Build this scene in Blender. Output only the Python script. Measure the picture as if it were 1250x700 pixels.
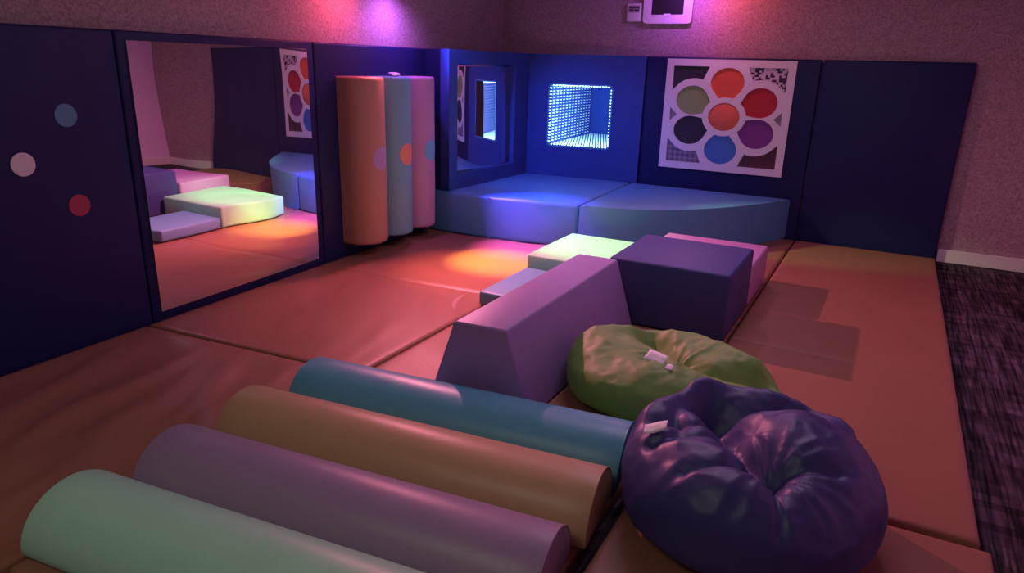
import bpy, bmesh, math, random
from mathutils import Vector, Matrix, noise
random.seed(4)
for o in list(bpy.data.objects): bpy.data.objects.remove(o, do_unlink=True)
SC = bpy.context.scene
COL = SC.collection
PHI = 0.045                      # the left wall stands a little off square

# ------------------------------------------------------------------ camera
cam_d = bpy.data.cameras.new('camera'); cam = bpy.data.objects.new('camera', cam_d); COL.objects.link(cam)
cam_d.sensor_width = 36; cam_d.lens = 844.2 / 1250 * 36; cam_d.clip_start = .05
yaw, pitch, roll = .4899, .3098, .0285
fw = Vector((-math.sin(yaw)*math.cos(pitch), math.cos(yaw)*math.cos(pitch), -math.sin(pitch)))
rt = Vector((math.cos(yaw), math.sin(yaw), 0)); up = rt.cross(fw)
r2 = math.cos(roll)*rt + math.sin(roll)*up; u2 = -math.sin(roll)*rt + math.cos(roll)*up
M = Matrix((r2, u2, -fw)).transposed().to_4x4(); M.translation = Vector((3.9295, -7.3768, 1.6))
cam.matrix_world = M
SC.camera = cam
# ------------------------------------------------------------------ world, view, lights
w = bpy.data.worlds.new('world'); SC.world = w; w.use_nodes = True
w.node_tree.nodes['Background'].inputs[0].default_value = (.3, .2, .28, 1)
w.node_tree.nodes['Background'].inputs[1].default_value = .02
SC.view_settings.view_transform = 'Standard'; SC.view_settings.look = 'None'
SC.view_settings.gamma = 1; SC.view_settings.use_curve_mapping = False
SC.view_settings.exposure = 0.0
SC.cycles.use_denoising = True
SC.cycles.sample_clamp_indirect = 3

def area(name, loc, size, col, power, parent=None):
    l = bpy.data.lights.new(name, 'AREA'); l.shape = 'RECTANGLE'; l.size, l.size_y = size; l.color = col; l.energy = power
    o = bpy.data.objects.new(name, l); COL.objects.link(o); o.location = loc; o.parent = parent
    return o
def spot(name, loc, target, col, power, deg, blend=.6, r=.03, parent=None):
    l = bpy.data.lights.new(name, 'SPOT'); l.color = col; l.energy = power; l.spot_size = math.radians(deg); l.spot_blend = blend
    l.shadow_soft_size = r
    o = bpy.data.objects.new(name, l); COL.objects.link(o); o.location = loc; o.parent = parent
    d = Vector(target) - Vector(loc); o.rotation_euler = d.to_track_quat('-Z', 'Y').to_euler()
    return o
# soft ambient fill from two added ceiling panels, out of view
area('ambient_fill', (2.5, -7.9, 2.86), (1.6, 1.2), (1, .97, .84), 20)
area('ambient_fill', (3.0, -3.2, 2.86), (1.6, 1.2), (.92, .64, 1), 26)

# ------------------------------------------------------------------ materials
def nodes_of(m): return m.node_tree.nodes, m.node_tree.links
def mat(name, col, rough=.5, bump=0, scale=60, var=.08, spec=.4, sheen=0, vscale=6):
    m = bpy.data.materials.new(name); m.use_nodes = True; n, l = nodes_of(m); b = n['Principled BSDF']
    b.inputs['Roughness'].default_value = rough; b.inputs['Specular IOR Level'].default_value = spec
    if sheen: b.inputs['Sheen Weight'].default_value = sheen
    tc = n.new('ShaderNodeTexCoord'); ns = n.new('ShaderNodeTexNoise'); ns.inputs['Scale'].default_value = vscale; ns.inputs['Detail'].default_value = 5
    l.new(tc.outputs['Object'], ns.inputs['Vector'])
    rp = n.new('ShaderNodeMixRGB'); rp.blend_type = 'MIX'
    rp.inputs[1].default_value = tuple(c*(1-var) for c in col) + (1,); rp.inputs[2].default_value = tuple(min(1, c*(1+var)) for c in col) + (1,)
    l.new(ns.outputs['Fac'], rp.inputs[0]); l.new(rp.outputs[0], b.inputs['Base Color'])
    if bump:
        n2 = n.new('ShaderNodeTexNoise'); n2.inputs['Scale'].default_value = scale; n2.inputs['Detail'].default_value = 3
        l.new(tc.outputs['Object'], n2.inputs['Vector'])
        bp = n.new('ShaderNodeBump'); bp.inputs['Strength'].default_value = bump; bp.inputs['Distance'].default_value = .01
        l.new(n2.outputs['Fac'], bp.inputs['Height']); l.new(bp.outputs[0], b.inputs['Normal'])
    return m
def emis(name, col, st):
    m = bpy.data.materials.new(name); m.use_nodes = True; b = m.node_tree.nodes['Principled BSDF']
    b.inputs['Base Color'].default_value = (.02, .02, .03, 1)
    b.inputs['Emission Color'].default_value = col + (1,); b.inputs['Emission Strength'].default_value = st
    return m
MT = {}
MT['mat'] = mat('orange_vinyl', (.28, .122, .075), .45, .15, 18, .07, .35, vscale=2)
MT['navy'] = mat('navy_vinyl', (.012, .016, .085), .5, .08, 40, .1, .25)
MT['cornerblue'] = mat('dark_blue_vinyl', (.035, .072, .29), .5, .6, 7, .15, .3)
MT['platform'] = mat('blue_vinyl', (.095, .27, .50), .45, .1, 18, .08, .35)
MT['purple'] = mat('lilac_vinyl', (.30, .19, .42), .45, .1, 22, .07, .4)
MT['pink'] = mat('mauve_vinyl', (.50, .24, .50), .42, .08, 25, .06, .4)
MT['cube'] = mat('indigo_vinyl', (.048, .055, .20), .55, .08, 25, .08, .4)
MT['white_step'] = mat('pale_mint_vinyl', (.38, .70, .48), .5, .08, 20, .05, .4)
MT['grey_step'] = mat('grey_blue_vinyl', (.17, .34, .52), .45, .08, 20, .06, .4)
MT['mint'] = mat('mint_vinyl', (.36, .66, .46), .40, .08, 25, .05, .4)
MT['teal'] = mat('teal_vinyl', (.10, .34, .46), .38, .08, 25, .06, .4)
MT['ochre'] = mat('ochre_vinyl', (.47, .30, .155), .40, .08, 25, .06, .4)
MT['lilac'] = mat('purple_vinyl', (.30, .21, .31), .40, .08, 25, .06, .4)
MT['orange_roller'] = mat('orange_roller_vinyl', (.46, .24, .17), .5, .08, 25, .06, .3)
MT['teal_roller'] = mat('teal_roller_vinyl', (.17, .38, .46), .45, .08, 25, .06, .3)
MT['purple_roller'] = mat('purple_roller_vinyl', (.45, .25, .40), .45, .08, 25, .06, .3)
MT['bean_green'] = mat('green_nylon', (.165, .29, .06), .55, .25, 13, .08, .5)
MT['bean_purple'] = mat('purple_nylon', (.042, .040, .165), .46, .22, 13, .1, .5)
MT['white'] = mat('white_plastic', (.78, .74, .76), .45, 0, 10, .03)
MT['offwhite'] = mat('offwhite_paint', (.72, .68, .68), .5, 0, 10, .03)
MT['lavender'] = mat('lavender_paint', (.74, .56, .80), .7, .05, 40, .04)
MT['ceil'] = mat('ceiling_paint', (.6, .56, .56), .9, .05, 40, .03)
MT['black'] = mat('black_plastic', (.018, .018, .022), .5, 0, 10, .05)
MT['steel'] = mat('steel', (.45, .45, .47), .35, 0, 10, .03)
MT['tag'] = mat('white_tag', (.85, .80, .84), .6, 0, 10, .03)
MT['print'] = mat('grey_print', (.25, .22, .25), .6, 0, 10, .03)
MT['d_blue'] = mat('blue_dot', (.10, .27, .40), .5)
MT['d_white'] = mat('white_dot', (.75, .68, .70), .5)
MT['d_red'] = mat('red_dot', (.42, .05, .09), .5)
MT['d_lilac'] = mat('lilac_dot', (.42, .26, .48), .5)
MT['d_orange'] = mat('orange_dot', (.75, .28, .14), .5)
MT['d_teal'] = mat('teal_dot', (.15, .42, .58), .5)
MT['p_orange'] = mat('inlay_orange', (.72, .11, .055), .6, .3, 120)
MT['p_red'] = mat('inlay_red', (.48, .02, .035), .6, .3, 120)
MT['p_purple'] = mat('inlay_purple', (.22, .05, .26), .7, .8, 150, .4, vscale=90)
MT['p_blue'] = mat('inlay_blue', (.06, .19, .50), .6, .3, 120)
MT['p_black'] = mat('inlay_black', (.03, .028, .045), .7, .3, 120)
MT['p_green'] = mat('inlay_green', (.26, .36, .13), .6, .3, 120)
MT['p_dome'] = mat('inlay_dome', (.80, .17, .08), .5, .6, 160)
MT['p_dark'] = mat('inlay_maroon', (.10, .035, .055), .7)
MT['p_silver'] = mat('inlay_grey', (.28, .24, .28), .3)
MT['backing'] = mat('dark_backing', (.03, .03, .05), .7)

def wallpaper():
    m = mat('woven_wallpaper', (.40, .315, .31), .85, 0, 1, .0, .2)
    n, l = nodes_of(m); b = n['Principled BSDF']; tc = n.new('ShaderNodeTexCoord')
    a = n.new('ShaderNodeTexNoise'); a.inputs['Scale'].default_value = 70; a.inputs['Detail'].default_value = 4
    l.new(tc.outputs['Object'], a.inputs['Vector'])
    cr = n.new('ShaderNodeValToRGB'); cr.color_ramp.elements[0].position = .3; cr.color_ramp.elements[0].color = (.27, .19, .215, 1)
    cr.color_ramp.elements[1].position = .72; cr.color_ramp.elements[1].color = (.50, .37, .40, 1)
    l.new(a.outputs['Fac'], cr.inputs[0]); l.new(cr.outputs[0], b.inputs['Base Color'])
    bp = n.new('ShaderNodeBump'); bp.inputs['Strength'].default_value = .5; bp.inputs['Distance'].default_value = .006
    l.new(a.outputs['Fac'], bp.inputs['Height']); l.new(bp.outputs[0], b.inputs['Normal'])
    return m
MT['wall'] = wallpaper()
def carpet():
    m = mat('striped_carpet', (.1, .06, .1), .95, 0, 1, 0, .1)
    n, l = nodes_of(m); b = n['Principled BSDF']; tc = n.new('ShaderNodeTexCoord')
    # plank-like patches of different tone, made of fine streaks that run one way
    mp = n.new('ShaderNodeMapping'); mp.inputs['Rotation'].default_value = (0, 0, math.pi/2); l.new(tc.outputs['Object'], mp.inputs['Vector'])
    br = n.new('ShaderNodeTexBrick'); br.inputs['Scale'].default_value = 1; br.inputs['Brick Width'].default_value = .31; br.inputs['Row Height'].default_value = .075
    br.inputs['Mortar Size'].default_value = 0.0; br.offset = .37; br.squash = 1.4; br.squash_frequency = 3
    br.inputs['Color1'].default_value = (.040, .028, .038, 1); br.inputs['Color2'].default_value = (.085, .064, .080, 1); br.inputs['Mortar'].default_value = (.02, .012, .024, 1)
    l.new(mp.outputs[0], br.inputs['Vector'])
    m2 = n.new('ShaderNodeMapping'); m2.inputs['Scale'].default_value = (60, 2.6, 1); l.new(tc.outputs['Object'], m2.inputs['Vector'])
    ns = n.new('ShaderNodeTexNoise'); ns.inputs['Scale'].default_value = 1; ns.inputs['Detail'].default_value = 3; l.new(m2.outputs[0], ns.inputs['Vector'])
    cr = n.new('ShaderNodeValToRGB'); cr.color_ramp.elements[0].position = .38; cr.color_ramp.elements[0].color = (.30, .28, .30, 1)
    cr.color_ramp.elements[1].position = .62; cr.color_ramp.elements[1].color = (1.6, 1.5, 1.6, 1); l.new(ns.outputs['Fac'], cr.inputs[0])
    mx = n.new('ShaderNodeMixRGB'); mx.blend_type = 'MULTIPLY'; mx.inputs[0].default_value = 1
    b2 = n.new('ShaderNodeTexBrick'); b2.inputs['Scale'].default_value = 1; b2.inputs['Brick Width'].default_value = .23; b2.inputs['Row Height'].default_value = .055
    b2.inputs['Mortar Size'].default_value = 0; b2.offset = .61; b2.inputs['Color1'].default_value = (.35, .35, .35, 1); b2.inputs['Color2'].default_value = (1.25, 1.25, 1.25, 1)
    l.new(tc.outputs['Object'], b2.inputs['Vector'])
    m3 = n.new('ShaderNodeMixRGB'); m3.blend_type = 'MULTIPLY'; m3.inputs[0].default_value = .75; l.new(br.outputs['Color'], m3.inputs[1]); l.new(b2.outputs['Color'], m3.inputs[2])
    l.new(m3.outputs[0], mx.inputs[1]); l.new(cr.outputs[0], mx.inputs[2]); l.new(mx.outputs[0], b.inputs['Base Color'])
    return m
MT['carpet'] = carpet()
def mirror_mat():
    m = bpy.data.materials.new('acrylic_mirror'); m.use_nodes = True; n, l = nodes_of(m); b = n['Principled BSDF']
    b.inputs['Metallic'].default_value = 1; b.inputs['Roughness'].default_value = .015; b.inputs['Base Color'].default_value = (.82, .80, .84, 1)
    d = n.new('ShaderNodeBsdfDiffuse'); d.inputs[0].default_value = (.6, .58, .62, 1)
    tc = n.new('ShaderNodeTexCoord'); a = n.new('ShaderNodeTexNoise'); a.inputs['Scale'].default_value = 55; a.inputs['Detail'].default_value = 6
    c = n.new('ShaderNodeTexNoise'); c.inputs['Scale'].default_value = 3.2; l.new(tc.outputs['Object'], a.inputs['Vector']); l.new(tc.outputs['Object'], c.inputs['Vector'])
    r1 = n.new('ShaderNodeValToRGB'); r1.color_ramp.elements[0].position = .62; r1.color_ramp.elements[1].position = .76; l.new(a.outputs['Fac'], r1.inputs[0])
    r3 = n.new('ShaderNodeValToRGB'); r3.color_ramp.elements[0].position = .52; r3.color_ramp.elements[1].position = .72; l.new(c.outputs['Fac'], r3.inputs[0])
    mu = n.new('ShaderNodeMath'); mu.operation = 'MULTIPLY'; l.new(r1.outputs[0], mu.inputs[0]); l.new(r3.outputs[0], mu.inputs[1])
    m2 = n.new('ShaderNodeMath'); m2.operation = 'MULTIPLY_ADD'; m2.inputs[1].default_value = .5; m2.inputs[2].default_value = .03; l.new(mu.outputs[0], m2.inputs[0])
    mx = n.new('ShaderNodeMixShader'); l.new(m2.outputs[0], mx.inputs[0]); l.new(b.outputs[0], mx.inputs[1]); l.new(d.outputs[0], mx.inputs[2])
    l.new(mx.outputs[0], n['Material Output'].inputs[0])
    return m
MT['mirror'] = mirror_mat()
def pane_mat():
    m = bpy.data.materials.new('smoked_glass'); m.use_nodes = True; n, l = nodes_of(m)
    t = n.new('ShaderNodeBsdfTransparent'); t.inputs[0].default_value = (.92, .95, 1, 1)
    g = n.new('ShaderNodeBsdfGlossy'); g.inputs['Roughness'].default_value = .03
    fr = n.new('ShaderNodeFresnel'); fr.inputs[0].default_value = 1.5
    mx = n.new('ShaderNodeMixShader'); l.new(fr.outputs[0], mx.inputs[0]); l.new(t.outputs[0], mx.inputs[1]); l.new(g.outputs[0], mx.inputs[2])
    l.new(mx.outputs[0], n['Material Output'].inputs[0]); return m
MT['pane'] = pane_mat()
def pattern(name, c1, c2, scale, rotz=0.):
    m = mat(name, c1, .6, 0, 1, 0); n, l = nodes_of(m); b = n['Principled BSDF']; tc = n.new('ShaderNodeTexCoord')
    mp = n.new('ShaderNodeMapping'); mp.inputs['Rotation'].default_value = (0, rotz, 0); mp.inputs['Location'].default_value = (.003, .5, .003)
    ck = n.new('ShaderNodeTexChecker'); ck.inputs[3].default_value = scale; ck.inputs[1].default_value = c1 + (1,); ck.inputs[2].default_value = c2 + (1,)
    l.new(tc.outputs['Object'], mp.inputs[0]); l.new(mp.outputs[0], ck.inputs[0]); l.new(ck.outputs[0], b.inputs['Base Color']); return m
MT['p_mosaic'] = pattern('inlay_mosaic', (.55, .46, .55), (.03, .02, .04), 38)
def mosaic():
    m = MT['p_mosaic']; n, l = nodes_of(m); ck = [x for x in n if x.type == 'TEX_CHECKER'][0]; mp = [x for x in n if x.type == 'MAPPING'][0]
    sn = n.new('ShaderNodeVectorMath'); sn.operation = 'SNAP'; sn.inputs[1].default_value = (.021, .5, .021); l.new(mp.outputs[0], sn.inputs[0])
    wn = n.new('ShaderNodeTexWhiteNoise'); l.new(sn.outputs[0], wn.inputs['Vector'])
    cr = n.new('ShaderNodeValToRGB'); cr.color_ramp.interpolation = 'CONSTANT'; cr.color_ramp.elements[0].color = (.03, .02, .04, 1)
    cr.color_ramp.elements[1].position = .45; cr.color_ramp.elements[1].color = (.6, .5, .6, 1); l.new(wn.outputs['Value'], cr.inputs[0])
    l.new(cr.outputs[0], n['Principled BSDF'].inputs['Base Color'])
mosaic()
MT['p_weave'] = pattern('inlay_weave', (.30, .25, .33), (.16, .13, .18), 26, math.pi/4)

# ------------------------------------------------------------------ helpers
def link(name, bm, m, parent=None, loc=None, rotz=0., smooth=False):
    me = bpy.data.meshes.new(name); bm.normal_update(); bm.to_mesh(me); bm.free()
    if smooth:
        for p in me.polygons: p.use_smooth = True
    o = bpy.data.objects.new(name, me); COL.objects.link(o)
    if m: me.materials.append(MT[m] if isinstance(m, str) else m)
    if loc: o.location = loc
    o.rotation_euler.z = rotz
    if parent: o.parent = parent
    return o
def empty(name, loc=(0, 0, 0), rotz=0.):
    o = bpy.data.objects.new(name, None); COL.objects.link(o); o.location = loc; o.rotation_euler.z = rotz; o.empty_display_size = .1; return o
def tag(o, label, cat, group=None, kind=None):
    o['label'] = label; o['category'] = cat
    if group: o['group'] = group
    if kind: o['kind'] = kind
    return o
def struct(o, label, cat): return tag(o, label, cat, kind='structure')
def box_bm(x0, x1, y0, y1, z0, z1, bev=0., seg=3):
    bm = bmesh.new(); bmesh.ops.create_cube(bm, size=1)
    for v in bm.verts: v.co = Vector((x0+(v.co.x+.5)*(x1-x0), y0+(v.co.y+.5)*(y1-y0), z0+(v.co.z+.5)*(z1-z0)))
    if bev: bmesh.ops.bevel(bm, geom=bm.edges[:], offset=bev, segments=seg, profile=.5, affect='EDGES')
    return bm
def add_box(bm, x0, x1, y0, y1, z0, z1):
    r = bmesh.ops.create_cube(bm, size=1)
    for v in r['verts']: v.co = Vector((x0+(v.co.x+.5)*(x1-x0), y0+(v.co.y+.5)*(y1-y0), z0+(v.co.z+.5)*(z1-z0)))
def prism_bm(pts, z0, z1, bev=0., seg=3):
    bm = bmesh.new(); lo = [bm.verts.new((x, y, z0)) for x, y in pts]; hi = [bm.verts.new((x, y, z1)) for x, y in pts]
    n = len(pts); bm.faces.new(lo[::-1]); bm.faces.new(hi)
    for i in range(n): bm.faces.new((lo[i], lo[(i+1) % n], hi[(i+1) % n], hi[i]))
    if bev:
        es = [e for e in bm.edges if abs(e.verts[0].co.z-e.verts[1].co.z) < 1e-6 or len(pts) < 6 or e.calc_face_angle(0) > .5]
        bmesh.ops.bevel(bm, geom=es, offset=bev, segments=seg, profile=.5, affect='EDGES')
    return bm
def autosmooth(o, ang=.6):
    me = o.data
    for p in me.polygons: p.use_smooth = True
    me.set_sharp_from_angle(angle=ang)
    return o
def lathe_bm(prof, seg=40, axis='z'):
    bm = bmesh.new(); rings = []
    for r, z in prof: rings.append([bm.verts.new((r*math.cos(2*math.pi*i/seg), r*math.sin(2*math.pi*i/seg), z)) for i in range(seg)])
    for a, b in zip(rings, rings[1:]):
        for i in range(seg): bm.faces.new((a[i], a[(i+1) % seg], b[(i+1) % seg], b[i]))
    bm.faces.new(rings[0][::-1]); bm.faces.new(rings[-1]); return bm
def flat_poly(loops, depth, name='tmp'):
    """mesh in the XZ plane (front faces -Y at y=0, back at y=depth) from an outline and its holes"""
    cu = bpy.data.curves.new(name, 'CURVE'); cu.dimensions = '2D'; cu.fill_mode = 'BOTH'; cu.extrude = depth/2
    for lp in loops:
        s = cu.splines.new('POLY'); s.points.add(len(lp)-1); s.use_cyclic_u = True
        for p, (x, y) in zip(s.points, lp): p.co = (x, y, 0, 1)
    o = bpy.data.objects.new(name, cu); COL.objects.link(o)
    dg = bpy.context.evaluated_depsgraph_get(); dg.update()
    me = bpy.data.meshes.new_from_object(o.evaluated_get(dg)); bm = bmesh.new(); bm.from_mesh(me)
    bpy.data.objects.remove(o); bpy.data.curves.remove(cu); bpy.data.meshes.remove(me)
    for v in bm.verts: v.co = Vector((v.co.x, depth/2 - v.co.z, v.co.y))
    bmesh.ops.recalc_face_normals(bm, faces=bm.faces[:])
    return bm
def rrect(x0, x1, y0, y1, r, n=6):
    P = []
    for cx, cy, a0 in ((x1-r, y1-r, 0), (x0+r, y1-r, 90), (x0+r, y0+r, 180), (x1-r, y0+r, 270)):
        for i in range(n+1):
            a = math.radians(a0+90*i/n); P.append((cx+r*math.cos(a), cy+r*math.sin(a)))
    return P
def LW(xn, s, z=0.):            # a point on the left wall: distance out from the pads, place along the wall
    return Vector((xn*math.cos(PHI)-s*math.sin(PHI), -4+s*math.cos(PHI)+xn*math.sin(PHI), z))
H = 1.728; FL = -.05            # pad tops; carpet level (mat tops are z = 0)

# ------------------------------------------------------------------ the room
XR, YF, ZC = 5.45, -10.6, 2.9
struct(link('floor', box_bm(-1.2, XR+.2, YF-.2, .6, FL-.1, FL), 'carpet'), 'dark purple striped carpet of the room', 'floor')
bm = bmesh.new()                # the back wall keeps an opening for the light box set into it
for a in ((-.8, .22, 0, ZC), (1.36, XR+.2, 0, ZC), (.22, 1.36, 0, .62), (.22, 1.36, 1.54, ZC)):
    add_box(bm, a[0], a[1], .08, .20, (FL if a[2] == 0 else a[2]), a[3])
struct(link('wall_back', bm, 'wall'), 'mauve textured wallpaper wall above the navy pads', 'wall')
struct(link('wall_left', box_bm(-.2, -.08, -7.2, 4.25, FL, ZC), 'wall', loc=(0, -4, 0), rotz=PHI), 'textured wallpaper wall above the mirror', 'wall')
struct(link('wall_right', box_bm(XR, XR+.12, YF, .2, FL, ZC), 'lavender'), 'lavender painted side wall', 'wall')
struct(link('wall_front', box_bm(-.8, XR+.2, YF-.12, YF, FL, ZC), 'lavender'), 'lavender painted wall facing the play corner', 'wall')
struct(link('ceiling', box_bm(-1.2, XR+.2, YF-.2, .6, ZC, ZC+.1), 'ceil'), 'off-white ceiling', 'ceiling')
struct(link('baseboard_back', box_bm(4.47, XR, .055, .08, FL, .07, .006), 'offwhite'), 'white baseboard along the wallpaper wall', 'baseboard')
struct(link('baseboard_right', box_bm(XR-.025, XR, YF, .055, FL, .07, .006), 'offwhite'), 'white baseboard along the lavender wall', 'baseboard')
for k, (x, y, lab) in enumerate(((2.5, -7.9, 'added unseen ceiling light panel above the foam half rollers'), (3.0, -3.2, 'added unseen ceiling light panel above the foam steps'))):
    t = empty('added_ceiling_panel', (x, y, ZC)); tag(t, lab, 'lamp', 'added ceiling panels')  # unseen fixtures added to carry the room's ambient light
    bm = bmesh.new()
    for a in ((-.85, .85, -.65, -.6), (-.85, .85, .6, .65), (-.85, -.8, -.6, .6), (.8, .85, -.6, .6)): add_box(bm, a[0], a[1], a[2], a[3], -.03, 0)
    link('frame', bm, 'white', t)
    link('diffuser', box_bm(-.8, .8, -.6, .6, -.025, -.005), 'white', t)

# ------------------------------------------------------------------ floor mats
def floor_mat(c, label, fold=.004, ang=0., seed=0, N=44):
    """c: corners far-left, far-right, near-right, near-left"""
    c = [Vector(p) for p in c]; bm = bmesh.new(); g = []
    def P(u, v): return (c[0]*(1-u)+c[1]*u)*(1-v) + (c[3]*(1-u)+c[2]*u)*v
    us = [0, .006, .02] + [.02+.96*i/N for i in range(1, N)] + [.98, .994, 1]
    ca, sa = math.cos(ang), math.sin(ang)
    for v in us:
        row = []
        for u in us:
            q = P(u, v); e = min(u, 1-u, v, 1-v)
            z = -.014 if e == 0 else (-.004 if e < .01 else -.0008)
            f = min(1, e*9)
            a, b = q.x*ca+q.y*sa, -q.x*sa+q.y*ca
            n1 = noise.noise(Vector((a*3.4+seed*7.1+.35*noise.noise(Vector((q.x*2, q.y*2, seed))), b*.9, seed*3.7)))
            n2 = noise.noise(Vector((a*9+seed, b*1.6, seed+11)))
            z += f*fold*((1-abs(n1)*2.6)*.7 + n2*.45) - fold*.6*f
            row.append(bm.verts.new((q.x, q.y, min(z, .02))))
        g.append(row)
    n = len(us)
    for j in range(n-1):
        for i in range(n-1): bm.faces.new((g[j][i], g[j+1][i], g[j+1][i+1], g[j][i+1]))
    ring = [g[0][i] for i in range(n)] + [g[j][-1] for j in range(1, n)] + [g[-1][i] for i in range(n-2, -1, -1)] + [g[j][0] for j in range(n-2, 0, -1)]
    lo = [bm.verts.new((v.co.x, v.co.y, FL)) for v in ring]
    for i in range(len(ring)):
        j = (i+1) % len(ring); bm.faces.new((ring[i], ring[j], lo[j], lo[i]))
    bm.faces.new(lo[::-1])
    return tag(autosmooth(link('floor_mat', bm, 'mat'), .9), label, 'mat', 'orange floor mats')
def wx(y): return -(y+4)*math.tan(PHI) + .006      # foot of the left pads
G = .006
def L1(x): return -3.345 + .088*x
def L2(x): return -4.905 + .088*x
floor_mat([(wx(-.3), -.02), (1.615, -.02), (1.615, L1(1.6)+G), (wx(-3.34), L1(0)+G)], 'orange floor mat lit with rainbow colours below the wall rollers', .009, .35, 1)
mirror_mat_floor = floor_mat([(wx(-3.35), L1(0)-G), (1.615, L1(1.6)-G), (1.615, L2(1.6)+G), (wx(-4.9), L2(0)+G)], 'reddish orange floor mat in front of the wall mirror', .007, .45, 2)
floor_mat([(wx(-4.91), L2(0)-G), (1.615, L2(1.6)-G), (1.615, -6.55), (wx(-6.5), -6.6)], 'wrinkled orange floor mat between dotted wall pad and half rollers', .026, .35, 3)
floor_mat([(wx(-6.62), -6.612), (1.615, -6.562), (1.615, -8.1), (wx(-8), -8.1)], 'orange floor mat left of the mint roller end', .005, .3, 4)
floor_mat([(1.63, -.02), (3.222, -.02), (3.222, -3.2), (1.63, -3.2)], 'orange floor mat under the foam steps', .003, .2, 5)
floor_mat([(1.63, -3.212), (3.222, -3.212), (3.222, -4.74), (1.63, -4.74)], 'orange floor mat under the lilac wedge', .004, .9, 6)
floor_mat([(1.63, -4.752), (3.2, -4.752), (3.2, -6.5), (1.63, -6.5)], 'orange floor mat under the four half rollers', .003, .3, 7)
floor_mat([(3.236, -.02), (4.455, -.02), (4.455, -3.13), (3.236, -3.11)], 'long orange floor mat beside the indigo cube, at the plain navy pad', .0022, 1.2, 8)
floor_mat([(3.236, -3.12), (4.455, -3.14), (4.455, -4.70), (3.236, -4.72)], 'orange floor mat right of the bean bags, beside the carpet', .0022, 1.2, 9)
floor_mat([(3.262, -4.765), (4.485, -4.735), (4.485, -6.4), (3.262, -6.4)], 'nearest orange floor mat, under the purple bean bag', .0022, .6, 10)

from mathutils.bvhtree import BVHTree
MT['scuff'] = mat('pale_scuff', (.34, .175, .15), .6, 0, 10, .1)
me = mirror_mat_floor.data; tree = BVHTree.FromPolygons([v.co for v in me.vertices], [p.vertices[:] for p in me.polygons])
bm = bmesh.new(); g = []
for i in range(15):              # a pale rubbed arc in the vinyl
    u = i/14; x = 1.515 - .13*u + .11*u*u*0 - .05*math.sin(math.pi*u); y = -3.66 + .36*u; wd = .016*math.sin(math.pi*(.08+.84*u))
    row = []
    for v in (-1, 0, 1):
        px, py = x+v*wd, y+v*wd*.25; h = tree.ray_cast(Vector((px, py, 1)), Vector((0, 0, -1)))[0]
        row.append(bm.verts.new((px, py, (h.z if h else 0)+.0012)))
    g.append(row)
for i in range(14):
    for j in range(2): bm.faces.new((g[i][j], g[i+1][j], g[i+1][j+1], g[i][j+1]))
bmesh.ops.recalc_face_normals(bm, faces=bm.faces[:])
o = link('scuff_mark', bm, 'scuff', mirror_mat_floor); o['label'] = 'pale curved scuff in the vinyl'
# ------------------------------------------------------------------ pads along the left wall
def soft_pad(name, x0, x1, y0, y1, z0, z1, m, parent=None, bev=.018, loc=None, rotz=0.):
    return autosmooth(link(name, box_bm(x0, x1, y0, y1, z0, z1, bev), m, parent, loc, rotz))
LWL = LW(0, 0)
t = empty('wall_pad', LWL, PHI); tag(t, 'navy wall pad with three coloured dots, left of the mirror', 'wall pad')
soft_pad('pad_body', -.08, 0, -2.55, -.857, FL, H, 'navy', t)
for s, z, m in ((-1.195, 1.282, 'd_blue'), (-1.453, 1.051, 'd_white'), (-1.2, .799, 'd_red')):
    d = link('dot', lathe_bm([(.060, 0), (.060, .003), (.056, .004)], 32), m, t, (0, s, z)); d.rotation_euler = (0, math.pi/2, 0)
    d['label'] = {'d_blue': 'round blue dot', 'd_white': 'round white dot', 'd_red': 'round dark red dot'}[m]
t = empty('wall_mirror', LWL, PHI); tag(t, 'large rectangular mirror in a navy padded surround on the left wall', 'mirror')
soft_pad('pad_surround', -.08, 0, -.853, .752, FL, H, 'navy', t, .012)
# the acrylic sheet is not perfectly flat
bm = bmesh.new(); g = []; NS, NZ = 60, 60; S0, S1, Z0, Z1 = -.795, .679, .052, 1.675
for j in range(NZ+1):
    row = []
    for i in range(NS+1):
        u, v = i/NS, j/NZ; s = S0+(S1-S0)*u; z = Z0+(Z1-Z0)*v
        x = .012 + .0035*noise.noise(Vector((s*1.9+.4, z*1.3, 1.7)))
        x += .006*(u**6) * -1
        row.append(bm.verts.new((x, s, z)))
    g.append(row)
for j in range(NZ):
    for i in range(NS): bm.faces.new((g[j][i], g[j][i+1], g[j+1][i+1], g[j+1][i]))
ring = [g[0][i] for i in range(NS+1)] + [g[j][-1] for j in range(1, NZ+1)] + [g[-1][i] for i in range(NS-1, -1, -1)] + [g[j][0] for j in range(NZ-1, 0, -1)]
lo = [bm.verts.new((-.002, v.co.y, v.co.z)) for v in ring]
for i in range(len(ring)):
    j = (i+1) % len(ring); bm.faces.new((ring[j], ring[i], lo[i], lo[j]))
o = link('mirror_sheet', bm, 'mirror', t); autosmooth(o, .5); o['label'] = 'slightly wavy, scuffed mirror sheet'
t = empty('wall_pad', LWL, PHI); tag(t, 'navy wall pad behind the three upright rollers', 'wall pad')
soft_pad('pad_body', -.08, 0, .758, 2.463, FL, H, 'navy', t)

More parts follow.
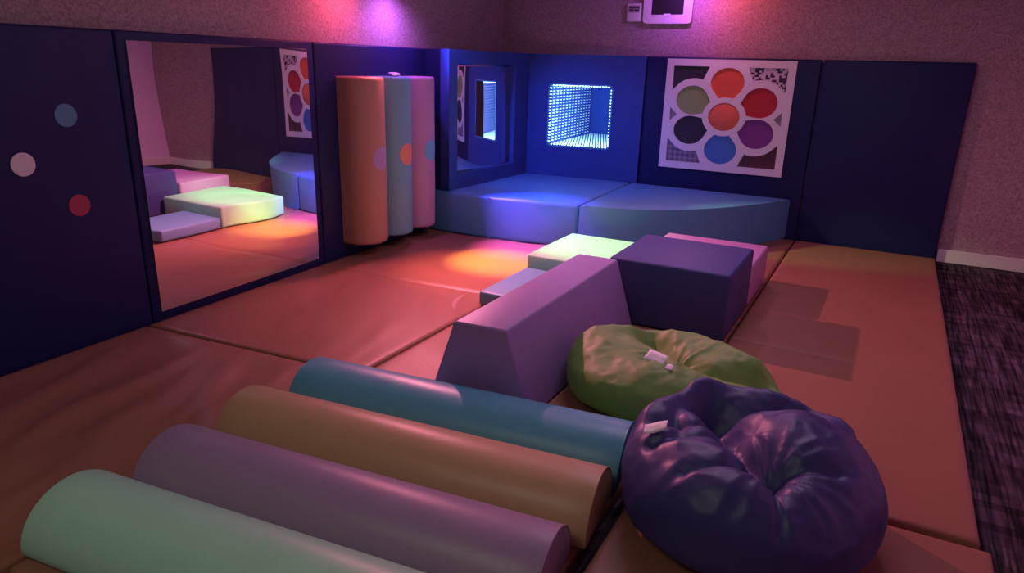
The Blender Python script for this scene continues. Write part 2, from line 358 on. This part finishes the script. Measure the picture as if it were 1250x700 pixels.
# three upright half-round rollers fixed to the pad
RR = .1925; RO = .09
ROLL = ((1.19, 'orange_roller', 'd_lilac', 'upright orange foam roller with a lilac dot, nearest the mirror'),
        (1.575, 'teal_roller', 'd_orange', 'upright teal foam roller with an orange dot, middle of three'),
        (1.96, 'purple_roller', 'd_teal', 'upright mauve foam roller with a blue dot, nearest the corner'))
for s, m, dm, lab in ROLL:
    c = LW(0, s); t = empty('wall_roller', (c.x, c.y, .11), PHI); tag(t, lab, 'foam roller', 'upright rollers on the left wall')
    n = 30; sec = [(.001, RR)] + [(RO+RR*math.sin(math.pi*i/n), RR*math.cos(math.pi*i/n)) for i in range(n+1)] + [(.001, -RR)]
    bm = bmesh.new(); rg = []; ht = 1.37
    for z, k in ((0, .90), (.004, .955), (.014, .99), (.03, 1), (ht-.03, 1), (ht-.012, .99), (ht-.003, .965), (ht, .92)):
        row = []
        for i, (x, y) in enumerate(sec):
            zz = z + ((.006*math.sin(i*2.1)+.003*math.sin(i*4.7)) if z < .003 else 0)   # gathered vinyl at the lower rim
            row.append(bm.verts.new((max(.001, x*k), y*k, zz)))
        rg.append(row)
    for p_, q_ in zip(rg, rg[1:]):
        for i in range(len(sec)): j = (i+1) % len(sec); bm.faces.new((p_[i], q_[i], q_[j], p_[j]))
    bm.faces.new(rg[0]); bm.faces.new(rg[-1]); bmesh.ops.recalc_face_normals(bm, faces=bm.faces[:])
    autosmooth(link('foam_body', bm, m, t), .8)
    bm = bmesh.new(); cv = bm.verts.new((RO+RR+.002, 0, 0)); rings = []
    for k in (1, 2, 3, 4):
        rr = .094*k/4; rings.append([bm.verts.new((RO+(RR+.002)*math.cos(rr*math.cos(a)/RR), (RR+.002)*math.sin(rr*math.cos(a)/RR), rr*math.sin(a))) for a in [2*math.pi*i/36 for i in range(36)]])
    rings.append([bm.verts.new(v.co*1) for v in rings[-1]])
    for v in rings[-1]: v.co.x -= .004; v.co.y *= .985
    for i in range(36): bm.faces.new((cv, rings[0][i], rings[0][(i+1) % 36]))
    for a, b in zip(rings, rings[1:]):
        for i in range(36): bm.faces.new((a[i], b[i], b[(i+1) % 36], a[(i+1) % 36]))
    d = link('dot', bm, dm, t, (0, 0, .72)); autosmooth(d, .6)
    d['label'] = {'d_lilac': 'round lilac dot', 'd_orange': 'round orange dot', 'd_teal': 'round blue dot'}[dm]
bm = bmesh.new(); bmesh.ops.create_icosphere(bm, subdivisions=4, radius=.035)
for v in bm.verts:
    n = noise.noise(v.co*38+Vector((3, 1, 2)))
    v.co *= 1+.55*n; v.co.z *= .55; v.co.y *= 1.5
o = link('paper_wad', bm, 'tag', None, LW(.13, 1.62, 1.497)); autosmooth(o, .5); tag(o, 'crumpled white scrap lying on top of the teal roller', 'paper')

# ------------------------------------------------------------------ corner mirror unit
A2 = Vector((.17, -1.70)); B2 = Vector((.215, -.17)); d2 = (B2-A2).normalized(); a2 = math.atan2(d2.y, d2.x) - math.pi/2
t = empty('corner_mirror', (A2.x, A2.y, .4), a2); tag(t, 'tall mirror in a puckered dark blue padded frame, in the corner', 'mirror')
W2 = (B2-A2).length
bm = flat_poly([[(0, 0), (W2, 0), (W2, H-.4), (0, H-.4)], rrect(.14, 1.25, .15, 1.20, .02, 3)], .10)
for v in bm.verts: v.co = Vector((-v.co.y, v.co.x, v.co.z))
bmesh.ops.recalc_face_normals(bm, faces=bm.faces[:])
link('frame', bm, 'cornerblue', t)
for i in range(7):              # gathered folds of the cover at the corners
    pass
link('side_return', box_bm(-.37, -.101, 0, .12, 0, H-.4, .01), 'navy', t)
bm = bmesh.new(); g = []
for j in range(25):
    row = []
    for i in range(33):
        u, v = i/32, j/24
        row.append(bm.verts.new((-.085 + .06*(1-(2*u-1)**2) + .002*noise.noise(Vector((u*3, v*3, .4))), .12+1.15*u, .13+1.09*v)))
    g.append(row)
for j in range(24):
    for i in range(32): bm.faces.new((g[j][i], g[j][i+1], g[j+1][i+1], g[j+1][i]))
o = link('mirror_sheet', bm, 'mirror', t, smooth=True)
sd = o.modifiers.new('thickness', 'SOLIDIFY'); sd.thickness = .004; sd.offset = -1
o['label'] = 'bowed mirror sheet'

# ------------------------------------------------------------------ back wall pads
AL = Vector((.15, -.16)); BL = Vector((1.53, -.03)); dl = (BL-AL).normalized(); al = math.atan2(dl.y, dl.x)
t = empty('light_box_pad', (AL.x, AL.y, .4), al); tag(t, 'blue wall pad in the corner holding the glowing square window', 'wall pad')
hx0, hx1, hz0, hz1 = .32, 1.04, .345, 1.011
bm = flat_poly([rrect(0, 1.38, 0, H-.4, .012, 3), rrect(hx0, hx1, hz0, hz1, .045)], .10)
link('pad_body', bm, 'cornerblue', t)
T = empty('infinity_light', (AL.x, AL.y, .4), al); tag(T, 'square infinity mirror light with white LED rows, set in the pad', 'light')
bm = flat_poly([rrect(hx0-.012, hx1+.012, hz0-.012, hz1+.012, .05), rrect(hx0+.004, hx1-.004, hz0+.004, hz1-.004, .04)], .006)
for v in bm.verts: v.co.y -= .006
link('rim', bm, 'platform', T)
link('pane', (lambda b: b)(flat_poly([rrect(hx0+.004, hx1-.004, hz0+.004, hz1-.004, .04)], .003)), 'pane', T, (0, .004, 0))
DEP = 1.62
bm = flat_poly([rrect(hx0-.008, hx1+.008, hz0-.008, hz1+.008, .05), rrect(hx0, hx1, hz0, hz1, .045)], DEP)
MT['tunnel'] = mat('blue_haze_box', (.16, .24, .75), .4, 0, 1, .02)  # strong blue stands in for the LED haze inside the box
link('light_box', bm, 'tunnel', T, (0, .012, 0))
bm = flat_poly([rrect(hx0-.008, hx1+.008, hz0-.008, hz1+.008, .05)], .01)
link('back_haze_plate', bm, 'tunnel', T, (0, .012+DEP, 0))  # far end painted the same haze blue, not reflective
per = []
nx, nz = 20, 18; lx0, lx1, lz0, lz1 = hx0+.012, hx1-.012, hz0+.012, hz1-.012
for i in range(nx):
    x = lx0+.03+(lx1-lx0-.06)*i/(nx-1); per += [(x, lz0), (x, lz1)]
for i in range(nz):
    z = lz0+.03+(lz1-lz0-.06)*i/(nz-1); per += [(lx0, z), (lx1, z)]
for k in range(14):
    bm = bmesh.new(); y = .02 + .115*k; e = .0075
    for x, z in per: add_box(bm, x-e, x+e, y-e*.5, y+e*.5, z-e*.6, z+e*.6)
    f = .83**k  # rings past the first stand in for mirror reflections, fading with depth
    o = link('led_and_reflection_ring', bm, emis('led_%02d' % k, (.34, .76, 1.), 10*f), T); o['kind'] = 'stuff'
    if k == 0: o['label'] = 'ring of bright blue-white LEDs'

t = empty('wall_pad', (0, 0, 0)); tag(t, 'navy wall pad carrying the white flower panel', 'wall pad')
soft_pad('pad_body', 1.512, 3.224, 0, .079, FL, H, 'navy', t)
t = empty('wall_pad', (0, 0, 0)); tag(t, 'plain navy wall pad at the right end, beside the white baseboard', 'wall pad')
soft_pad('pad_body', 3.234, 4.457, 0, .079, FL, H, 'navy', t)

# flower panel
t = empty('flower_panel', (2.382, -.002, 1.158)); tag(t, 'square white sensory panel with a flower of coloured petals', 'panel')
PW, PH_ = .628, .552
def circ(cx, cy, r, n=40): return [(cx+r*math.cos(2*math.pi*i/n), cy+r*math.sin(2*math.pi*i/n)) for i in range(n)]
def petal(a):
    D, rp, rc = .60, .262, .345
    c = (D*math.cos(a), D*math.sin(a)); P = []
    for i in range(29):
        b = a + math.radians(-128 + 256*i/28); P.append((c[0]+rp*math.cos(b), c[1]+rp*math.sin(b)))
    for i in range(9):
        b = a + math.radians(20 - 40*i/8); P.append((rc*math.cos(b), rc*math.sin(b)))
    return P
def corner(sx, sy):
    cx, cy, r = .52, .30, .365
    P = [(.885, .875), (.30, .875), (.385, .655)]
    for i in range(11):
        b = math.radians(112 - 78*i/10); P.append((cx+r*math.cos(b), cy+r*math.sin(b)))
    P += [(.885, .44)]
    Q = [(x*sx, y*sy) for x, y in P]
    return Q if sx*sy > 0 else Q[::-1]
def tri(sx): return [(.885*sx, .13), (.885*sx, -.12), (.765*sx, 0)]
SCL = lambda lp: [(x*PW, y*PH_) for x, y in lp]
holes = [('centre_disc', circ(0, 0, .25), 'p_dome')]
for dg_, m in ((90, 'p_orange'), (27, 'p_red'), (-27, 'p_purple'), (-90, 'p_blue'), (-153, 'p_black'), (153, 'p_green')):
    holes.append(('petal', petal(math.radians(dg_)), m))
holes += [('corner_inlay', corner(-1, 1), 'p_black'), ('corner_inlay', corner(1, 1), 'p_mosaic'), ('corner_inlay', corner(-1, -1), 'p_weave'),
          ('corner_inlay', corner(1, -1), 'p_dark'), ('triangle_inlay', tri(-1), 'p_silver'), ('triangle_inlay', tri(1), 'p_silver')]
bm = flat_poly([SCL([(-1, -1), (1, -1), (1, 1), (-1, 1)])] + [SCL(h[1]) for h in holes], .022)
link('board', bm, 'white', t, (0, -.026, 0))
link('back_plate', box_bm(-PW+.005, PW-.005, -.004, .001, -PH_+.005, PH_-.005), 'backing', t)
PL = {'p_dome': 'domed orange centre', 'p_orange': 'orange-red petal', 'p_red': 'crimson petal', 'p_purple': 'speckled purple petal', 'p_blue': 'blue petal', 'p_black': 'black inlay',
      'p_green': 'olive green petal', 'p_mosaic': 'black and white mosaic corner', 'p_weave': 'grey woven corner', 'p_dark': 'maroon corner', 'p_silver': 'small grey triangle'}
for nm, lp, m in holes:
    if nm == 'centre_disc':
        bm = lathe_bm([(.25, 0), (.25, .004)] + [(.25*math.cos(b), .004+.05*math.sin(b)) for b in [i*math.pi/2/8 for i in range(1, 8)]], 40)
        for v in bm.verts: v.co = Vector((v.co.x*PW, -.006 - v.co.z*.55, v.co.y*PH_))
        bmesh.ops.recalc_face_normals(bm, faces=bm.faces[:]); o = link(nm, bm, m, t); autosmooth(o, .9)
    else:
        bm = flat_poly([[(x*.999, y*.999) for x, y in SCL(lp)]], .010); o = link(nm, bm, m, t, (0, -.0145, 0))
    o['label'] = PL[m]

# controls on the wallpaper above
t = empty('thermostat', (1.325, .08, 2.16)); tag(t, 'small white thermostat on the wallpaper beside the white frame', 'thermostat')
autosmooth(link('case', box_bm(-.082, .082, -.035, 0, -.09, .09, .012), 'white', t))
link('display', box_bm(-.060, .060, -.0375, -.034, .0, .068, .003), 'p_silver', t)
bm = bmesh.new()
for i, (x0, x1, z) in enumerate(((-.05, -.028, .046), (-.022, -.002, .046), (.004, .02, .046), (.034, .054, .046), (-.05, -.01, .02), (.006, .05, .02))): add_box(bm, x0, x1, -.0385, -.0374, z-.006, z+.007)
link('readout', bm, 'black', t)
t = empty('wall_frame', (1.685, .08, 2.30)); tag(t, 'white plastic frame around a dark screen, on the wallpaper', 'frame')
bm = flat_poly([rrect(-.255, .255, -.25, .25, .04), rrect(-.175, .165, -.165, .17, .008, 3)], .05)
link('frame', bm, 'white', t, (0, -.05, 0))
link('screen', box_bm(-.176, .166, -.03, -.001, -.166, .171), 'black', t)
autosmooth(link('notch', box_bm(-.035, .035, -.055, -.035, -.185, -.155, .006), 'white', t))

# ------------------------------------------------------------------ party lights fixed above the frame
def party_light(name, loc, rotz, label, cols):
    t = empty(name, loc, rotz); tag(t, label, 'light', 'coloured effect lights')
    autosmooth(link('housing', box_bm(-.07, .07, -.26, .26, .02, .14, .015), 'black', t))
    link('wall_bracket', box_bm(-.38 if rotz > 0 else -.358, -.07, -.03, .03, .05, .09, .004), 'black', t)
    for k, c in enumerate(cols):
        m = emis('lens_%s_%d' % (name[:5], k), c, 3.0)
        link('lens', lathe_bm([(.035, -.012), (.04, 0), (.04, .012)], 24), m, t, (.0, -.19+.095*k, .012))
    return t
def col(*c): return c
LP = LW(.30, 1.70, 2.18)
party_light('effect_light', LP, PHI, 'bar of coloured lamps fixed high above the upright rollers', [(1, .05, .05), (1, .5, .05), (.4, 1, .2), (.8, .1, 1), (.15, .15, 1)])
BP = Vector((2.15, -.28, 2.40))
party_light('effect_light', BP, -math.pi/2, 'bar of coloured lamps fixed high above the flower panel', [(1, .3, .05), (1, .05, .1), (1, .1, .6), (.5, .1, 1), (.15, .15, 1)])
def lp(k): return LW(.30, 1.70 - .19 + .095*k, 2.165)
def bp(k): return Vector((2.15 - .19 + .095*k, -.28, 2.385))
spot('key_pink', lp(0), (3.5, -3.0, 0), (1, .25, .38), 560, 100, .9)
spot('beam_red', lp(0)+Vector((0, 0, -.004)), (1.05, -3.75, 0), (1, .20, .24), 165, 56, .8)
spot('beam_amber', lp(1), (1.14, -2.42, 0), (1, .60, .13), 1300, 25, 1)
spot('beam_orange', lp(1)+Vector((0, 0, -.004)), (.95, -2.75, 0), (1, .20, .08), 260, 34, 1)
spot('beam_green', lp(2), (1.90, -2.15, .2), (.30, 1, .42), 620, 29, 1)
spot('beam_far_green', lp(2)+Vector((0, 0, -.004)), (3.75, -.45, 0), (.35, 1, .25), 380, 17, 1)
spot('beam_magenta', lp(3), (1.08, -1.94, 0), (.95, .16, 1), 720, 25, 1)
spot('beam_blue', lp(4), (1.15, -1.66, .22), (.06, .08, 1), 1000, 32, 1)
spot('wash_blue', lp(4)+Vector((0, 0, -.004)), (.95, -.3, .6), (.09, .16, 1), 170, 64, .9)  # added to light the corner evenly, in place of the LED window's glow
spot('wall_glow_red', lp(0)+Vector((-.05, -.35, .02)), LW(-.08, 1.05, 1.9), (1, .10, .22), 22, 160, 1)
spot('wall_glow_violet', lp(3)+Vector((-.05, 0, 0)), LW(-.08, 1.75, 1.4), (.55, .14, 1), 42, 150, 1)
spot('back_glow_red', bp(3), (2.45, .08, 2.2), (1, .12, .12), 16, 160, 1)
spot('back_glow_violet', bp(0), (1.85, .08, 2.2), (.6, .12, 1), 20, 160, 1)
spot('wash_pink', bp(2), (2.6, -2.6, 0), (1, .35, .80), 50, 150, 1)

# ------------------------------------------------------------------ platform in the corner
def soften(bm): return bm
pl = [(-.092, -1.76), (.66, -1.755), (1.512, -1.60), (1.45, -.02), (-.170, -.02)]
o = link('platform_block', prism_bm(pl, 0, .40, .03, 4), 'platform'); autosmooth(o)
tag(o, 'blue foam platform block in the corner below the glowing window', 'foam block', 'corner platform')
crv = [(1.524, -1.60), (1.75, -1.56), (1.97, -1.48), (2.17, -1.37), (2.36, -1.23), (2.53, -1.05), (2.70, -.83), (2.86, -.57), (3.01, -.29), (3.13, -.03)]
def smooth_curve(P, n=4):
    out = []
    for i in range(len(P)-1):
        p0 = Vector(P[max(i-1, 0)]); p1 = Vector(P[i]); p2 = Vector(P[i+1]); p3 = Vector(P[min(i+2, len(P)-1)])
        for k in range(n):
            u = k/n; q = .5*((2*p1)+(-p0+p2)*u+(2*p0-5*p1+4*p2-p3)*u*u+(-p0+3*p1-3*p2+p3)*u**3); out.append((q.x, q.y))
    return out + [P[-1]]
pr = smooth_curve(crv) + [(3.10, -.02), (1.462, -.02)]
o = link('platform_block', prism_bm(pr, 0, .40, .025, 3), 'platform'); autosmooth(o, .7)
tag(o, 'blue curved foam platform block under the flower panel', 'foam block', 'corner platform')

# ------------------------------------------------------------------ foam steps, wedge, cube
def block(name, x0, x1, y0, y1, h, m, label, rot=0., bev=.018):
    cx, cy = (x0+x1)/2, (y0+y1)/2
    o = link(name, box_bm(x0-cx, x1-cx, y0-cy, y1-cy, 0, h, bev, 3), m, None, (cx, cy, .004), rot); autosmooth(o)
    return tag(o, label, 'foam block', 'foam step set')
block('step_block', 1.585, 2.095, -3.47, -2.745, .10, 'grey_step', 'low grey-blue foam step in front of the bright pale step', .0)
block('step_block', 1.575, 2.40, -2.735, -1.87, .20, 'white_step', 'pale mint foam step brightly lit beside the platform')
block('step_block', 2.41, 3.215, -2.47, -1.77, .30, 'pink', 'mauve foam step behind the indigo cube')
block('cube_block', 2.44, 3.215, -3.25, -2.48, .43, 'cube', 'tall indigo foam cube beside the lilac wedge')
bm = bmesh.new(); y0, y1 = -4.80, -3.285
sec = [(2.105, 0), (2.645, 0), (2.51, .43), (2.24, .43)]
a = [bm.verts.new((x, y0+.10*(x-2.24)+.01*z/.43, z+.004)) for x, z in sec]; b = [bm.verts.new((x, y1, z+.004)) for x, z in sec]
bm.faces.new(a); bm.faces.new(b[::-1])
for i in range(4): bm.faces.new((a[(i+1) % 4], a[i], b[i], b[(i+1) % 4]))
bmesh.ops.recalc_face_normals(bm, faces=bm.faces[:])
bmesh.ops.bevel(bm, geom=bm.edges[:], offset=.015, segments=3, profile=.5, affect='EDGES')
o = link('wedge_block', bm, 'purple'); autosmooth(o); tag(o, 'long lilac foam wedge with sloping sides beside the indigo cube', 'foam block', 'foam step set')

# ------------------------------------------------------------------ half rollers on the floor
SL = math.atan(.116)
for yl, xl, ln, m, lab in ((-5.085, 1.59, 1.60, 'teal', 'blue foam half roller, furthest of four, beside the lilac wedge'),
                           (-5.478, 1.565, 1.655, 'ochre', 'ochre yellow foam half roller between the blue and purple ones'),
                           (-5.876, 1.60, 1.62, 'lilac', 'purple foam half roller between the ochre and mint ones'),
                           (-6.266, 1.60, 1.62, 'mint', 'mint green foam half roller, nearest of four')):
    R = .1925; n = 28; prof = [(-R+.008, 0)] + [(-R*math.cos(math.pi*i/n), .012+(R-.012)*math.sin(math.pi*i/n)) for i in range(n+1)] + [(R-.008, 0)]
    t = empty('half_roller', (xl, yl, .003), SL); tag(t, lab, 'foam roller', 'foam half rollers on the floor')
    bm = bmesh.new(); xs = [0, .003, .012] + [ln*i/12 for i in range(1, 12)] + [ln-.012, ln-.003, ln]; rg = []
    for x in xs:
        e = min(x, ln-x); k = 1 - (.05 if e == 0 else .015 if e < .005 else 0)
        rg.append([bm.verts.new((x, py*k, pz*k)) for py, pz in prof])
    for p_, q_ in zip(rg, rg[1:]):
        for i in range(len(prof)): j = (i+1) % len(prof); bm.faces.new((p_[i], q_[i], q_[j], p_[j]))
    bm.faces.new(rg[0]); bm.faces.new(rg[-1][::-1]); bmesh.ops.recalc_face_normals(bm, faces=bm.faces[:])
    autosmooth(link('foam_body', bm, m, t), .7)
    # welted seam round the visible end
    bm = bmesh.new(); rg = []
    for i in range(n+1):
        a = math.pi*i/n; cy, cz = -R*math.cos(a)*.985, .012+(R-.012)*math.sin(a)*.985
        rg.append([bm.verts.new((ln-.004+.0045*math.cos(b), cy-.0045*math.sin(b)*math.cos(a), cz+.0045*math.sin(b)*math.sin(a))) for b in [2*math.pi*k/8 for k in range(8)]])
    for p_, q_ in zip(rg, rg[1:]):
        for k in range(8): bm.faces.new((p_[k], p_[(k+1) % 8], q_[(k+1) % 8], q_[k]))
    bmesh.ops.recalc_face_normals(bm, faces=bm.faces[:]); link('seam_welt', bm, m, t, smooth=True)

# ------------------------------------------------------------------ bean bags
def seg_d(p, a, b):
    ab = b-a; L = ab.length_squared; u = max(0, min(1, (p-a).dot(ab)/L)) if L else 0
    return (p-(a+ab*u)).length, u
def poly_d(p, P):
    best = 9; bu = 0
    for i in range(len(P)-1):
        d, u = seg_d(p, P[i], P[i+1])
        if d < best: best = d; bu = (i+u)/(len(P)-1)
    return best, bu
def bean_bag(name, loc, rx, ry, Hh, rot, m, label, valleys, bumps, star, outline=None, nt=110, nphi=200, seed=1, wr=.010):
    """valleys: (polyline, depth, sigma); bumps: (x, y, height, sigma); star: (x, y, spokes)"""
    t = empty(name, loc, rot); tag(t, label, 'bean bag', 'bean bags')
    vals = [([Vector(q) for q in P], d, s) for P, d, s in valleys]
    def surf(th, ph):
        # th 0 at the bottom centre, pi at the top centre
        s, c = math.sin(th), -math.cos(th)
        rr = abs(s)**.55 if c < 0 else abs(s)**.80
        k = outline(ph) if outline else 1
        x, y = rx*k*rr*math.cos(ph), ry*k*rr*math.sin(ph)
        z = Hh*(.42 + (.58*abs(c)**.85 if c > 0 else -.42*abs(c)**.5))
        if c > -.2:
            wgt = min(1, (c+.2)/.5); p = Vector((x, y)); dz = 0
            for P, d, sg in vals:
                dd, u = poly_d(p, P); dz -= d*(math.exp(-(dd/sg)**2)*.6 + math.exp(-dd/sg*1.4)*.4 if d > 0 else math.exp(-(dd/sg)**2))
            for bx, by, h, sg in bumps: dz += h*math.exp(-((p-Vector((bx, by))).length/sg)**2)
            q = p-Vector(star[:2]); r = q.length; an = math.atan2(q.y, q.x)
            f = noise.noise(Vector((math.cos(an)*2.3+seed, math.sin(an)*2.3, r*1.5)))
            dz += wr*(1-2.2*abs(math.sin(an*star[2]/2+2.5*f)))*math.exp(-(r/.26)**2)*min(1, r/.05)
            z += wgt*dz
        # broad and fine creases of the cloth
        q = Vector((x, y, z)); n1 = noise.noise(q*5.5+Vector((seed, 0, 0))); n2 = noise.noise(Vector((math.cos(ph)*5, math.sin(ph)*5, z*3+seed)))
        rad = 1 + .022*n1 + (.022*(abs(n2)-.25) if abs(c) < .8 else 0)
        z2 = z + (.005*(1-3*abs(noise.noise(q*6+Vector((0, seed, 3))))) + .004*(1-3*abs(noise.noise(q*15+Vector((0, seed, 3))))) if c > 0 else 0)
        return Vector((x*rad, y*rad, max(0, z2)))
    bm = bmesh.new(); rings = []
    for i in range(1, nt):
        th = math.pi*i/nt; rings.append([bm.verts.new(surf(th, 2*math.pi*j/nphi)) for j in range(nphi)])
    lo = bm.verts.new((0, 0, 0)); hi = bm.verts.new(surf(math.pi-1e-4, 0))
    for a, b in zip(rings, rings[1:]):
        for j in range(nphi): bm.faces.new((a[j], a[(j+1) % nphi], b[(j+1) % nphi], b[j]))
    for j in range(nphi): bm.faces.new((lo, rings[0][(j+1) % nphi], rings[0][j])); bm.faces.new((hi, rings[-1][j], rings[-1][(j+1) % nphi]))
    bmesh.ops.smooth_vert(bm, verts=bm.verts[:], factor=.3, use_axis_x=True, use_axis_y=True, use_axis_z=True)
    from mathutils.bvhtree import BVHTree
    bvh = BVHTree.FromBMesh(bm)
    link('cover', bm, m, t, smooth=True)
    return t, bvh
def tag_strip(t, bvh, x, y, ang, L, Wd, name, m, lift=.006, label=None, curl=.0, nrm=(0, -.55, .83)):
    """a small stiff label lying on the cloth, turned to nrm"""
    h = bvh.ray_cast(Vector((x, y, 2)), Vector((0, 0, -1)))[0]; n = Vector(nrm).normalized()
    U = Vector((math.cos(ang), math.sin(ang), 0)); U = (U-n*U.dot(n)).normalized(); V = n.cross(U)
    bm = bmesh.new(); g = []
    for i in range(9):
        u = i/8-.5
        g.append([bm.verts.new(h + U*(u*L) + V*(v*Wd) + n*(lift + curl*(u+.5)**2 + .004*math.sin(u*5+v*2))) for v in (-.5, -.17, .17, .5)])
    for i in range(8):
        for j in range(3): bm.faces.new((g[i][j], g[i+1][j], g[i+1][j+1], g[i][j+1]))
    o = link(name, bm, m, t, smooth=True); sd = o.modifiers.new('thickness', 'SOLIDIFY'); sd.thickness = .002; sd.offset = -1
    if label: o['label'] = label
    return o
t, bvh = bean_bag('bean_bag', (3.668, -5.02, .006), .452, .465, .385, 0, 'bean_purple', 'dark purple nylon bean bag with a deep central crease, nearest the camera',
    [([(-.17, .20), (-.12, .10), (-.02, -.09), (.09, -.20)], .12, .075), ([(-.20, .20), (-.12, .23), (.0, .27), (.14, .33)], .11, .07),
     ([(.10, -.19), (.29, -.12)], .028, .022), ([(.10, -.21), (.16, -.40)], .026, .022), ([(.07, -.21), (-.16, -.33)], .035, .03), ([(-.08, -.04), (-.30, -.20)], .035, .03),
     ([(-.12, .06), (-.33, -.02)], .05, .05), ([(-.30, .12), (-.24, -.1)], .03, .04),
     ([(-.42, .05), (-.36, .22), (-.28, .36)], -.055, .07), ([(-.30, .36), (-.15, .42), (.08, .44), (.32, .34)], -.08, .075)],
    [(.20, .06, .065, .20), (-.05, -.36, .05, .17), (-.28, -.16, .03, .1)], (.09, -.20, 18), seed=3, wr=.007)
o = tag_strip(t, bvh, -.31, -.15, .2, .085, .045, 'label_tag', 'tag', .012, 'small white label tag', .02, (-.15, -.35, .93))
t, bvh = bean_bag('bean_bag', (3.14, -4.24, .006), .50, .37, .27, .08, 'bean_green', 'olive green nylon bean bag slumped behind the purple one',
    [([(-.14, .22), (.05, .02), (.22, -.04), (.44, .0)], .11, .065), ([(.05, .02), (-.10, -.12)], .03, .04),
     ([(-.46, .06), (-.15, .32), (.10, .28), (.40, .12)], -.06, .08)],
    [(-.36, .0, .05, .14), (.0, -.22, .03, .15)], (.02, .02, 10),
    outline=lambda p: 1+.05*math.cos(3*p)+.06*math.cos(p)**8, seed=8, wr=.005)
tag_strip(t, bvh, -.03, -.15, -.35, .10, .065, 'label_tag', 'tag', .018, 'white care label')
tag_strip(t, bvh, .045, -.205, -.35, .035, .03, 'label_tag', 'tag', .014, 'small white label tab')
